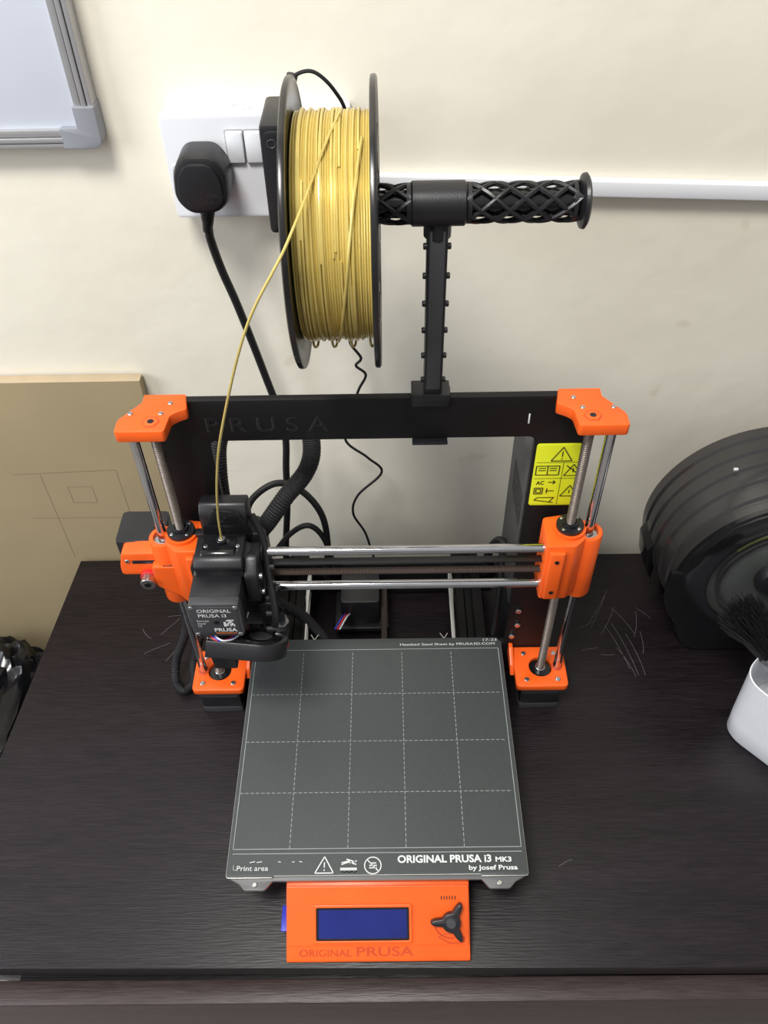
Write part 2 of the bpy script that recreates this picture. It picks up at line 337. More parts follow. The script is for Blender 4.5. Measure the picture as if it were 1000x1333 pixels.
for s,nm in ((-1,'left'),(1,'right')):
    xs=XC+s*.1795; xl=XC+s*.1630; Y=.2105
    cyl('smooth_rod_'+nm,P,CHROME,(xs,Y,.03),(xs,Y,.366),.0040,24)
    threads('lead_screw_'+nm,xl,Y,.040,.3655)
    def mx(x): return XC+s*x
    poly=[(mx(.1885),.199,.003),(mx(.1885),.213,.003),(mx(.174),.2335,.001),(mx(.174),.243,.001),(mx(.142),.243,.002),(mx(.1385),.225,.002),(mx(.146),.221,.003),(mx(.150),.217,.002),(mx(.1515),.199,.003)]
    if s>0: poly=poly[::-1]
    plate('z_top_bracket_'+nm,P,ORANGE,rp(poly,.002),[],'xy',.3655,.3755,.001)
    plate('rod_recess_'+nm,P,ORANGE_D,rp([(mx(.163)+.0070*math.cos(math.pi/3*k),.2105+.0070*math.sin(math.pi/3*k)) for k in range(6)],.0015),[],'xy',.3754,.3758,.0001)  # darker orange hex paints recess shade on the flat bracket top
    plate('rod_recess_floor_'+nm,P,ORANGE,rp([(mx(.163)+.0060*math.cos(math.pi/3*k),.2105+.0060*math.sin(math.pi/3*k)) for k in range(6)],.0012),[],'xy',.3757,.3760,.0001)
    cyl('recess_hole_shade_'+nm,P,BLACKG,(mx(.163),.2105,.3755),(mx(.163),.2105,.3762),.0026,20)  # flat black disc, painted shade of the rod hole
    for (dx,dy) in ((.180,.222),(.152,.234),(.157,.222)): cyl('bracket_screw_'+nm,P,STEEL,(mx(dx),dy-.002,.3752),(mx(dx),dy-.002,.3762),.0020,16)
    a,b=sorted((mx(.1885),mx(.1365)))
    plate('z_motor_bracket_'+nm,P,ORANGE,rp([(a,.187,.005),(b,.187,.005),(b,.2345,.001),(a,.2345,.001)],.004),[circ(xl,Y,.0115)],'xy',.038,.046,.001)
    w0,w1=sorted((mx(.1365),mx(.1325))); plate('z_bracket_gusset_'+nm,P,ORANGE,rp([(.205,.038),(.2345,.038),(.2345,.054),(.229,.054),(.212,.046)],.001),[],'yz',w0,w1,.0007)
    for dx in (-.0155,.0155):
        for dy in (-.0155,.0155): cyl('motor_screw_'+nm,P,STEEL,(xl+dx,Y+dy,.0455),(xl+dx,Y+dy,.0475),.0025,16)
    cyl('motor_boss_'+nm,P,BLACKG,(xl,Y,.038),(xl,Y,.0425),.011,32); cyl('motor_coupler_'+nm,P,STEEL,(xl,Y,.042),(xl,Y,.047),.0052,24)
    cyl('rod_collar_'+nm,P,ORANGE_D,(xs,Y,.0455),(xs,Y,.0468),.0056,24)
    M=.0208
    sq=rp([(xl-M,Y-M),(xl+M,Y-M),(xl+M,Y+M),(xl-M,Y+M)],.004,2)
    plate('z_motor_body_'+nm,P,BLACKP,sq,[],'xy',.010,.029,.0008)
    plate('z_motor_flange_'+nm,P,DGREY,sq,[],'xy',.029,.038,.0008)
    plate('z_motor_base_'+nm,P,DGREY,sq,[],'xy',.0,.010,.0008)
    za,zb=.174,.250
    lathe('x_end_bearing_holder_'+nm,P,ORANGE,[(.0085,za),(.0118,za),(.0122,za+.001),(.0122,zb-.001),(.0115,zb),(.0085,zb)],(xs,Y,0),(0,0,1),40,True)
    lathe('linear_bearing_'+nm,P,STEEL,[(.0045,za+.004),(.0083,za+.004),(.0083,zb-.003),(.0045,zb-.003)],(xs,Y,0),(0,0,1),32,True)
    p=[(mx(.142),.190,.003),(mx(.142),.224,.004),(mx(.168),.228,.003),(mx(.176),.222,.002),(mx(.176),.200,.002),(mx(.166),.190,.003)]
    plate('x_end_body_'+nm,P,ORANGE,rp(p[::(1 if s>0 else -1)],.003),[circ(xl,Y,.0062,20)],'xy',.184,.2525,.001)
    p=[(mx(.1445),.186,.003),(mx(.1445),.192),(mx(.158),.192),(mx(.158),.186,.003)]
    plate('x_rod_clamp_'+nm,P,ORANGE,rp(p[::(1 if s<0 else -1)],.002),[],'xy',.188,.247,.001)
    lathe('nut_housing_'+nm,P,ORANGE,[(.0065,.234),(.0138,.234),(.0138,.2555),(.0065,.2555)],(xl,Y,0),(0,0,1),40,True)
    lathe('trapezoid_nut_'+nm,P,BLACKP,[(.0048,.2555),(.0115,.2555),(.0115,.2585),(.0065,.2585),(.0065,.262),(.0048,.262)],(xl,Y,0),(0,0,1),32,True)
    for k in range(4): 
        an=math.pi/4+k*math.pi/2; cyl('nut_screw_'+nm,P,STEEL,(xl+.009*math.cos(an),Y+.009*math.sin(an),.2583),(xl+.009*math.cos(an),Y+.009*math.sin(an),.2595),.0016,12)
    for zz in (.198,.238): cyl('clamp_screw_'+nm,P,BLACKG,(mx(.151),.186,zz),(mx(.151),.1848,zz),.0020,16)
# X rods and belt
cyl('x_rod_upper',P,CHROME,(-.165,.2,.2405),(.168,.2,.2405),.0040,24)
cyl('x_rod_lower',P,CHROME,(-.165,.2,.1945),(.168,.2,.1945),.0040,24)
box('x_belt_upper',P,BLACKP,-.18,.16,.198,.205,.2245,.2258,.0002)
box('x_belt_lower',P,BELT,-.18,.16,.198,.205,.2110,.2122,.0002)
bm=bmesh.new()
for i in range(160):
    x=-.165+i*.002
    r=bmesh.ops.create_cube(bm,size=1); 
    for v in r['verts']: v.co=Vector((x+v.co.x*.001,.2015+v.co.y*.0062,.2125+v.co.z*.0008))
me=bpy.data.meshes.new('x_belt_teeth');bm.to_mesh(me);bm.free();finish('x_belt_teeth',me,P,mat('belt_teeth',(.065,.040,.032),.6))
# X motor side (left)
plate('x_motor_mount',P,ORANGE,rp([(-.2205,.215,.008),(-.216,.2335,.003),(-.200,.234,.003),(-.168,.234,.003),(-.168,.200,.002),(-.196,.206,.008),(-.2205,.206,.006)],.003),[],'xz',.205,.221,.0015)
plate('x_motor_mount_recess_shade',P,BLACKP,[(-.208,.2215),(-.188,.2215),(-.188,.2255),(-.208,.2255)],[],'xz',.2046,.2054,.0001)  # thin black patch stands in for shade inside the mount's recess
plate('x_motor_mount_rib',P,ORANGE,rp([(-.190,.200,.003),(-.160,.176,.003),(-.158,.176,.003),(-.158,.225,.002),(-.190,.225,.003)],.002),[],'xz',.197,.212,.001)
sq=rp([(-.224,.2185,.004),(-.182,.2185,.004),(-.182,.2560,.004),(-.224,.2560,.004)],.004,2)
plate('x_motor',P,BLACKP,sq,[],'xy',.190,.2325,.001)
plate('x_motor_cap',P,BLACKP,[(x*.99-.002,y*.99+.0024) for x,y in sq],[],'xy',.2325,.2338,.0003)
cyl('x_tension_knob',P,STEEL,(-.196,.205,.2065),(-.196,.193,.2065),.0065,24); cyl('x_tension_ring',P,RED,(-.196,.205,.2065),(-.196,.2005,.2065),.0078,24)
cyl('x_tension_screw',P,BLACKG,(-.196,.193,.2065),(-.196,.1924,.2065),.003,12)
for (x,z) in ((-.212,.225),(-.180,.226)): cyl('x_mount_screw',P,STEEL,(x,.205,z),(x,.2038,z),.0022,14)

# Extruder
mo=rp([(-.1470,.2055,.005),(-.1050,.2055,.005),(-.1050,.2475,.005),(-.1470,.2475,.005)],.005,2)
plate('extruder_motor',P,BLACKP,mo,[],'xz',.148,.170,.0006)
plate('extruder_motor_cap',P,DGREY,mo,[],'xz',.139,.148,.0008)
plate('extruder_motor_flange',P,DGREY,mo,[],'xz',.170,.178,.0008)
plate('motor_label',P,LABEL,rp([(-.1440,.2085,.004),(-.1080,.2085,.004),(-.1080,.2445,.004),(-.1440,.2445,.004)],.004,2),[],'xz',.1384,.1392,.0002)
text('label_title',P,WHITEINK,'ORIGINAL\nPRUSA i3',.027,.0105,XZ(-.1395,.1383,.2320),.0002,.008)
text('label_sub',P,WHITEINK,'Extruder\nmotor\nCE',.010,.0090,XZ(-.1415,.1383,.2195),.0002)
text('label_brand',P,WHITEINK,'PRUSA',.0185,.0048,XZ(-.1290,.1383,.2128),.0002,.025)
text('label_brand_2',P,mat('orange_ink',(.85,.2,.02),.5),'RESEARCH',.0165,.0020,XZ(-.128,.1383,.2098),.0002,.01)
bm=bmesh.new()
for i in range(9):
    for j in range(9):
        if random.random()<.55:
            x=-.1205+i*.001;z=.2195+j*.001
            vs=[bm.verts.new((x+a,.1382,z+b)) for a,b in ((0,0),(.001,0),(.001,.001),(0,.001))]; bm.faces.new(vs)
me=bpy.data.meshes.new('label_code');bm.to_mesh(me);bm.free();finish('label_code',me,P,WHITEINK)
cyl('label_hub',P,BLACKG,(-.126,.1384,.2255),(-.126,.1376,.2255),.0022,16)
for x in (-.1435,-.1085):
    for z in (.209,.244): cyl('motor_corner_screw',P,STEEL,(x,.139,z),(x,.1378,z),.0022,14)
plate('extruder_body',P,BLACKP,rp([(-.150,.168,.004),(-.092,.168,.006),(-.092,.235,.006),(-.100,.259,.006),(-.140,.259,.006),(-.150,.247,.004)],.004),[],'xz',.178,.196,.0012)
plate('extruder_cover',P,BLACKP,rp([(.168,.253,.002),(.166,.259,.002),(.172,.265,.003),(.196,.265,.003),(.204,.259,.002),(.204,.242,.002),(.168,.245,.002)],.002),[],'yz',-.143,-.104,.0012)
plate('idler_door',P,BLACKG,rp([(.170,.259,.002),(.176,.2675,.003),(.194,.2675,.003),(.198,.259,.002)],.002),[],'yz',-.138,-.110,.0015)
plate('idler_side',P,BLACKP,rp([(.166,.215),(.196,.215),(.202,.252,.004),(.180,.259,.004),(.166,.247,.003)],.003),[],'yz',-.104,-.0935,.0012)
plate('x_carriage',P,BLACKP,rp([(-.152,.180,.004),(-.090,.180,.004),(-.090,.256,.004),(-.152,.256,.004)],.004),[],'xz',.206,.214,.0012)
for zz in (.2405,.1945): cyl('carriage_bearing',P,BLACKP,(-.150,.2,zz),(-.092,.2,zz),.0088,28)
plate('cable_tower',P,BLACKP,rp([(.206,.248,.002),(.206,.278,.004),(.213,.287,.003),(.228,.282,.003),(.229,.248,.002)],.002),[],'yz',-.1415,-.1025,.0015)
plate('cable_tower_cap',P,BLACKG,rp([(-.140,.268,.004),(-.128,.288,.004),(-.108,.284,.004),(-.100,.260,.003),(-.104,.25,.002),(-.140,.25,.002)],.003),[],'xz',.203,.2065,.001)
cyl('filament_inlet',P,BLACKG,(-.1215,.188,.266),(-.1215,.188,.2705),.0042,20)
cyl('inlet_ring',P,STEEL,(-.1215,.188,.2703),(-.1215,.188,.2713),.0026,20)
for x in (-.134,-.108): cyl('cover_screw',P,STEEL,(x,.183,.264),(x,.183,.2682),.0018,12)
for z,y in ((.220,.174),(.240,.174)): cyl('idler_spring_screw',P,STEEL,(-.0935,y,z),(-.0905,y,z),.0028,14)
box('side_bracket',P,BLACKP,-.098,-.084,.172,.196,.175,.205,.002)
cyl('probe_sensor',P,BLACKG,(-.083,.178,.140),(-.083,.178,.188),.0045,20); cyl('probe_tip',P,RED,(-.083,.178,.136),(-.083,.178,.140),.0044,20)
cyl('probe_nut',P,STEEL,(-.083,.178,.170),(-.083,.178,.173),.0075,6)
plate('probe_mount',P,BLACKP,rp([(-.098,.168),(-.076,.168,.006),(-.076,.188,.006),(-.098,.188)],.003),[],'xy',.160,.170,.001)
for i,(m_,dx) in enumerate([(RED,0),(BLUEW,.0022),(WHITEP,.0044),(RUBBER,-.0022)]):
    tube('motor_wire_%d'%i,P,m_,[(-.136+dx,.150,.206),(-.136+dx,.143,.201),(-.128+dx,.140,.197),(-.118+dx,.150,.192),(-.112+dx,.170,.196)],.0008,6,6)
tube('fan_wires',P,RUBBER,[(-.088,.160,.18),(-.083,.163,.20),(-.088,.185,.225),(-.092,.205,.25),(-.10,.215,.27)],.0032,8,8)
for i in range(5): box('cable_tie_%d'%i,P,DGREY,-.0915,-.083,.157+.008*i,.1595+.008*i,.186+.011*i,.190+.011*i,.0005)
FM=Matrix.Translation((-.098,.150,.176))@Matrix.Rotation(math.radians(-38),4,'X')@Matrix.Rotation(math.radians(6),4,'Y')
o=[( .0235*math.cos(a),.0235*math.sin(a)) for a in [math.radians(d) for d in range(-100,181,10)]]+[(-.0265,-.004),(-.042,-.010),(-.042,-.0235)]
plate('blower_shell',P,BLACKP,o,[],'xy',-.0075,.0075,.0015,FM)
lathe('blower_ring',P,BLACKG,[(.013,.0070),(.019,.0070),(.019,.0088),(.013,.0088)],(0,0,0),(0,0,1),40,True).data.transform(FM)
o2=lathe('blower_hub',P,DGREY,[(0,.0070),(.010,.0070),(.010,.0084),(0,.0084)],(0,0,0),(0,0,1),32); o2.data.transform(FM)
plate('fan_nozzle',P,BLACKP,rp([(.150,.140,.002),(.172,.140,.002),(.180,.165,.003),(.165,.182,.003),(.145,.172,.003)],.002),[],'yz',-.142,-.122,.001)
box('heater_block',P,STEEL,-.134,-.118,.180,.192,.143,.155,.0008); cyl('nozzle',P,BRASS,(-.126,.186,.143),(-.126,.186,.134),.004,20,.0003,.0008)
lathe('heatsink',P,STEEL,[(0,.155)]+[((.011 if k%2 else .005),.157+k*.0012) for k in range(14)]+[(0,.175)],(-.126,.187,0),(0,0,1),28)

# PSU behind the right leg
box('psu_case',P,PSUG,.1335,.1775,.2425,.335,.030,.285,.0015)
for k in range(9): box('psu_vent_%d'%k,P,BLACKG,.1330,.1340,.262+.006*k,.2645+.006*k,.20,.24,.0003)
box('psu_lower',P,BLACKP,.1325,.1785,.2425,.336,.028,.10,.0015)
sx0,sx1,sz0,sz1=.1335,.1768,.2565,.3265
plate('warning_sticker',P,YELLOW,rect(sx0,sx1,sz0,sz1,.003),[],'xz',.2345,.2352,.0001)
T=[]
def tri(cx,cz,s): return [((cx-s,cz-s*.75),(cx+s,cz-s*.75)),((cx+s,cz-s*.75),(cx,cz+s)),((cx,cz+s),(cx-s,cz-s*.75))]
def rc(a,b,c,d): return [((a,c),(b,c)),((b,c),(b,d)),((b,d),(a,d)),((a,d),(a,c))]
T+=tri(.155,.3165,.0085)+[((.155,.3205),(.155,.3145)),((.155,.3130),(.155,.3118))]
T+=rc(.1355,.1545,.2945,.3045)+[((.145,.294),(.145,.3045)),((.1375,.302),(.1435,.302)),((.1375,.2995),(.1435,.2995)),((.1465,.302),(.1525,.302)),((.1465,.2995),(.1525,.2995))]
T+=tri(.166,.299,.0072)+[((.160,.305),(.172,.294)),((.166,.302),(.166,.297))]
T+=rc(.1365,.1435,.2725,.2795)+rc(.138,.142,.274,.278)+[((.146,.276),(.153,.276)),((.147,.279),(.147,.273))]
T+=tri(.166,.275,.0072)+[((.1375,.265),(.154,.262)),((.140,.268),(.1545,.268)),((.154,.268),(.150,.262)),((.1375,.265),(.140,.268)),((.166,.277),(.166,.273)),((.147,.286),(.153,.286)),((.151,.288),(.153,.286)),((.151,.284),(.153,.286))]
lines('sticker_pictograms',P,BLACKP,T,.00085,XZ(0,.2345,-.002))
lines('sticker_divider',P,BLACKP,[((sx0+.0015,.3085),(sx1-.0015,.3085)),((sx0+.0015,.2905),(sx1-.0015,.2905)),((.1572,.2600),(.1572,.3085))],.0004,XZ(0,.2345,-.002))
text('sticker_ac',P,BLACKP,'AC',.0065,.0045,XZ(.1372,.2345,.2812),.0003,.02)

# base chassis (Y axis)
for s,nm in ((-1,'left'),(1,'right')):
    a,b=sorted((XC+s*.082,XC+s*.112)); c=(a+b)/2
    pr=[(a,.008),(b,.008),(b,.018),(b-.004,.0205),(b-.004,.0255),(b,.028),(b,.038),(c+.005,.038),(c+.003,.034),(c-.003,.034),(c-.005,.038),(a,.038),(a,.028),(a+.004,.0255),(a+.004,.0205),(a,.018)]
    plate('extrusion_'+nm,P,BLACKM,pr,[],'xz',.02,.375,.0003)
    for y in (.05,.345): box('rubber_foot_%s_%d'%(nm,int(y*1000)),P,RUBBER,c-.01,c+.01,y-.01,y+.01,0,.0085,.002)
    cyl('y_rod_'+nm,P,CHROME,(XC+s*.078,.015,.046),(XC+s*.078,.345,.046),.004,20)
box('rear_plate',P,BLACKM,-.125,.130,.340,.3465,.006,.056,.001)
box('front_plate',P,BLACKM,-.105,.110,.018,.0245,.006,.046,.001)
plate('y_motor',P,BLACKP,rp([(-.040,.292,.004),(.002,.292,.004),(.002,.334,.004),(-.040,.334,.004)],.004,2),[],'xy',.010,.050,.001)
plate('y_motor_holder',P,BLACKP,rp([(-.048,.285),(.012,.285),(.012,.34),(-.048,.34)],.004),[],'xy',.006,.012,.001)
box('y_belt',P,BELT,.004,.010,.03,.33,.030,.0312,.0002)
box('electronics_box',P,BLACKP,-.168,-.118,.244,.330,.040,.150,.003)
box('electronics_cover',P,BLACKP,-.118,-.112,.248,.326,.046,.140,.002)
plate('y_carriage',P,BLACKM,rp([(-.095,.03),(.1,.03),(.1,.21),(-.095,.21)],.01),[],'xy',.0425,.0465,.0006)
for i,(m_,dx) in enumerate([(BLUEW,0),(RED,.0025),(WHITEP,.005)]): tube('y_motor_wire_%d'%i,P,m_,[(-.036+dx,.292,.03),(-.036+dx,.283,.04),(-.038+dx,.272,.05),(-.045+dx,.258,.048)],.0009,6,6)
tube('bed_cable',P,SLEEVE,[(-.05,.238,.042),(-.06,.255,.044),(-.08,.275,.05),(-.105,.285,.06),(-.13,.29,.08)],.0055,16,12,.1)
tube('extruder_cable_loop',P,SLEEVE,[(-.120,.222,.262),(-.110,.232,.222),(-.098,.246,.222),(-.078,.262,.243),(-.060,.282,.255),(-.054,.295,.272),(-.060,.31,.292),(-.085,.316,.302),(-.115,.315,.300),(-.136,.305,.280),(-.141,.292,.25),(-.142,.285,.20),(-.140,.28,.15)],.0078,26,14,.09)
tube('psu_cable',P,RUBBER,[(-.130,.300,.150),(-.125,.322,.175),(-.10,.338,.186),(-.075,.338,.176),(-.056,.334,.145),(-.052,.33,.10),(-.056,.325,.05),(-.04,.34,.02)],.0035,12,10)
tube('psu_cable_2',P,RUBBER,[(-.110,.318,.100),(-.09,.33,.12),(-.07,.332,.13),(-.055,.33,.11),(-.045,.325,.06)],.0030,12,10)
tube('x_motor_cable',P,SLEEVE,[(-.200,.254,.20),(-.212,.262,.16),(-.196,.254,.11),(-.196,.246,.07),(-.212,.236,.03),(-.214,.222,.010),(-.205,.212,.0065),(-.196,.222,.008),(-.196,.238,.02),(-.186,.25,.05)],.0042,18,12,.12)
tube('z_cable_right',P,RUBBER,[(.120,.245,.055),(.122,.25,.10),(.124,.27,.16)],.003,8,8)
tube('psu_lead',P,RUBBER,[(.134,.30,.13),(.126,.312,.125),(.120,.325,.09),(.12,.332,.05)],.0045,10,10)

# heatbed + sheet
hb=rp([(-.126,.001),(-.116,-.004,.001),(-.111,-.0095,.002),(-.094,-.0095,.002),(-.088,-.002,.001),(.088,-.002,.001),(.094,-.0095,.002),(.111,-.0095,.002),(.116,-.004,.001),(.126,.001),(.126,.236),(-.126,.236)],.001)
plate('heatbed_board',P,SHEETE,hb,[],'xy',.0485,.0515,.0003)
plate('heatbed_front_tint',P,mat('heatbed_mask',(.10,.10,.10),.4),hb,[],'xy',.0515,.0517,.0001)
for s in (-1,1): 
    cyl('heatbed_screw',P,STEEL,(s*.1025,-.0055,.0517),(s*.1025,-.0055,.0532),.0022,14)
    cyl('heatbed_spacer',P,STEEL,(s*.085,.03,.0455),(s*.085,.03,.049),.004,14); cyl('heatbed_spacer',P,STEEL,(s*.085,.2,.0455),(s*.085,.2,.049),.004,14)
sh=rp([(-.127,.0,.003),(-.088,0,0),(-.0865,.0015,0),(.0865,.0015,0),(.088,0,0),(.127,0,.003),(.127,.236,.002),(.122,.241,.001),(.071,.241,0),(.069,.2385,0),(.067,.241,0),(-.063,.241,0),(-.065,.2385,0),(-.067,.241,0),(-.122,.241,.001),(-.127,.236,.002)],.001)
plate('steel_sheet',P,SHEETM,sh,[],'xy',.0535,.0546,.0003)
plate('steel_sheet_core',P,SHEETE,[(x*1.0035,.12+(y-.12)*1.0035) for x,y in sh],[],'xy',.0517,.0538,.0002)
for x in (-.065,.069):
    lines('sheet_spring_'+('a' if x<0 else 'b'),P,STEEL,[((x-.004,.247),(x,.240)),((x,.240),(x+.004,.247))],.0009,XY(0,0,.0545))
zt=.0546
seg=[]
for x in (-.075,-.025,.025,.075): seg+=dash(x,.0235,x,.2265)
for y in (.074,.1245,.1755): seg+=dash(-.1235,y,.1235,y)
lines('print_grid',P,WHITEDIM,seg,.00055,XY(0,0,zt))
lines('print_border',P,WHITEDIM,[((-.1235,.0235),(.1235,.0235)),((-.1235,.2275),(.1235,.2275)),((-.1235,.0235),(-.1235,.2275)),((.1235,.0235),(.1235,.2275)),((-.1235,.0195),(.1235,.0195)),((-.1215,.006),(-.1215,.010)),((-.1215,.006),(-.118,.006))],.0006,XY(0,0,zt))
text('sheet_title',P,WHITEINK,'ORIGINAL PRUSA i3',.0795,.0066,XY(.0175,.0105,zt),.0003,.03)
text('sheet_title_model',P,WHITEINK,'MK3',.0135,.0044,XY(.1005,.0107,zt),.0003,.03)
text('sheet_byline',P,WHITEINK,'by Josef Prusa',.041,.0052,XY(.0775,.0030,zt),.0003,.022)
text('sheet_print_area',P,WHITEINK,'Print area',.0265,.0042,XY(-.1185,.0052,zt),.0003)
text('sheet_header',P,WHITEINK,'Heatbed Steel Sheet by PRUSA3D.COM',.097,.0036,XY(.0235,.2308,zt),.0003)
text('sheet_header_size',P,WHITEINK,'17-23',.014,.0030,XY(.109,.2362,zt),.0003)
I=[]
cx,cy=-.0445,.0088; I+=[((cx-.0078,cy-.006),(cx+.0078,cy-.006)),((cx+.0078,cy-.006),(cx,cy+.0078)),((cx,cy+.0078),(cx-.0078,cy-.006)),((cx,cy+.003),(cx,cy-.0015)),((cx,cy-.003),(cx,cy-.0042))]
cx=-.0035; I+=[((cx+.007*math.cos(a*math.pi/12),cy+.007*math.sin(a*math.pi/12)),(cx+.007*math.cos((a+1)*math.pi/12),cy+.007*math.sin((a+1)*math.pi/12))) for a in range(24)]+[((cx-.005,cy+.005),(cx+.005,cy-.005)),((cx-.003,cy-.002),(cx+.0035,cy-.002)),((cx-.003,cy),(cx+.0035,cy)),((cx-.002,cy+.002),(cx+.003,cy+.002))]
cx=-.024
for k in range(4): I+=[((cx-.007+.002*j,cy-.006+.0012*(j%2)+k*.0001),(cx-.005+.002*j,cy-.006+.0012*((j+1)%2))) for j in range(7)]
I+=[((cx-.007,cy-.0022),(cx+.007,cy-.0022)),((cx-.007,cy-.0034),(cx+.007,cy-.0034)),((cx-.006,cy+.001),(cx,cy+.003)),((cx-.006,cy+.0025),(cx+.001,cy+.004)),((cx,cy+.003),(cx+.0065,cy+.001)),((cx-.002,cy+.0055),(cx+.006,cy+.003)),((cx+.001,cy+.002),(cx+.007,cy+.004))]
lines('sheet_icons',P,WHITEINK,I,.0009,XY(0,0,zt))
lines('sheet_wear',P,WHITEINK,[((-.108+.006*i,.0118+random.random()*.001),(-.1065+.006*i+random.random()*.003,.0122+random.random()*.001)) for i in (0,1,4,6,7)],.0006,XY(0,0,zt))

# LCD unit
x0,x1=-.077,.0775
prof=rp([(-.050,0.0,.001),(-.052,.005,.002),(-.0495,.0075,.002),(-.002,.0435,.004),(.012,.0435,.003),(.016,.040,.002),(.016,0,.001)],.001)
plate('lcd_housing',P,ORANGE,prof,[],'yz',x0,x1,.0012)
A=Vector((0,-.0495,.0075));B=Vector((0,-.002,.0435));d=(B-A).normalized();n=Vector((0,-d.z,d.y))
SL=Matrix(((1,0,0,0),(0,d.y,n.y,A.y),(0,d.z,n.z,A.z),(0,0,0,1)))
plate('lcd_raised_panel',P,ORANGE,rect(x0+.001,x1-.001,.0098,.058,.001),[],'xy',-.001,.0012,.0006,SL)
SP=SL@Matrix.Translation((0,0,.0012))
plate('lcd_bezel',P,ORANGE,rect(-.0540,.0290,.0120,.0435,.002),[rect(-.0515,.0265,.0145,.0410,.0012)],'xy',0,.0018,.0006,SP)
plate('lcd_screen',P,LCD,rect(-.0515,.0265,.0145,.0410,.0008),[],'xy',.0001,.0007,.0001,SP)
plate('lcd_screen_gasket',P,BLACKG,rect(-.0515,.0265,.0145,.0410,.0008),[rect(-.0497,.0247,.0163,.0392,.0008)],'xy',.0001,.0009,.0001,SP)
text('lcd_lettering_1',P,ORANGE_D,'ORIGINAL',.044,.0058,SL@XY(-.066,.0012,.0001),.0002,.005)
text('lcd_lettering_2',P,ORANGE_D,'PRUSA',.048,.0076,SL@XY(-.018,.0012,.0001),.0002,.01)
for k in range(6): box('beeper_slot_%d'%k,P,BLACKG,.0535+k*.0023,.0543+k*.0023,.0465,.0495,-.0002,.0002,.0001,SP)
kc=(.0615,.0300)
st=[]
for k in range(72):
    a=k*math.pi/36; r=.0078+.0095*max(0,math.cos(3*(a-math.pi)))**3; st.append((kc[0]+r*math.cos(a),kc[1]+r*math.sin(a)))
plate('lcd_knob',P,BLACKP,st,[],'xy',.0005,.0085,.0012,SP)
lathe('lcd_knob_cap',P,DGREY,[(0,0),(.0045,0),(.0035,.0015),(0,.0016)],SP@Vector((kc[0],kc[1],.0085)),n,24)
tube('knob_arrow_ring',P,ORANGE_D,[SP@Vector((kc[0]+.0145*math.cos(a),kc[1]+.0145*math.sin(a),.0002)) for a in [math.radians(t) for t in range(190,290,10)]],.0005,3,6)
plate('reset_button',P,ORANGE_D,rp([(.050,.0165),(.060,.0110),(.0715,.0115),(.0735,.016),(.066,.0195),(.055,.0195)],.0015),[rp([(.0515,.0165),(.0605,.0120),(.0705,.0125),(.0722,.0158),(.066,.0185),(.0555,.0185)],.0015)],'xy',-.0004,.0003,.0001,SP)
box('sd_card',P,BLUEW,-.0825,-.076,-.030,-.009,.012,.0145,.0004)

# ---------------------------------------------------------------- spool holder
H=group('spool_holder')
hx=.0485
box('clamp_top',H,BLACKP,hx-.016,hx+.013,.229,.248,.3748,.3815,.001)
box('clamp_front',H,BLACKP,hx-.0155,hx+.0125,.2315,.2346,.3685,.3765,.0008)
box('clamp_back',H,BLACKP,hx-.016,hx+.014,.2420,.247,.328,.377,.0008)
box('clamp_bottom_lip',H,BLACKP,hx-.015,hx+.013,.230,.2465,.3308,.3335,.0008)
box('post',H,BLACKP,hx-.0068,hx+.0068,.231,.246,.380,.520,.0012)
box('post_web',H,DGREY,hx-.0050,hx+.0050,.2303,.2315,.386,.512,.0003)
for k in range(6):
    z=.392+.0215*k; cyl('post_peg_%d'%k,H,BLACKP,(hx-.0092,.2350,z),(hx+.0092,.2350,z),.0022,14)
az=.5268
cyl('t_sleeve',H,BLACKP,(hx-.0175,.2385,az),(hx+.0175,.2385,az),.0138,32,.0012)
cyl('t_collar',H,BLACKP,(hx,.2385,.505),(hx,.2385,az),.0090,24)
cyl('arm_core',H,BLACKG,(-.047,.2385,az),(.138,.2385,az),.0085,24)
for s in range(2):
    bm=bmesh.new()
    for x0_,x1_ in ((-.047,hx-.0175),(hx+.0175,.137)):
        Lg=x1_-x0_; nt=max(2,round(Lg/.0175))
        for ph in range(5):
            pts=[]
            for i in range(nt*12+1):
                t=i/(nt*12); a=(1 if s else -1)*t*nt*math.pi*.4+ph*math.pi*2/5
                pts.append(Vector((x0_+Lg*t,.2385+.0112*math.cos(a),az+.0112*math.sin(a))))
            tube_bm(bm,pts,.0016,6)
    me=bpy.data.meshes.new('arm_lattice_%d'%s);bm.to_mesh(me);bm.free();finish('arm_lattice_%d'%s,me,H,BLACKP)
for i,x in enumerate((-.048,.0285,.0665,.132)): lathe('arm_ring_%d'%i,H,BLACKP,[(.008,0),(.0125,0),(.0125,.0025),(.008,.0025)],(x,.2385,az),(1,0,0),32,True)
lathe('end_disc',H,BLACKP,[(0,0),(.010,0),(.0165,.0025),(.0170,.0045),(.0150,.006),(.008,.0045),(0,.0045)],(.136,.2385,az),(1,0,0),40)

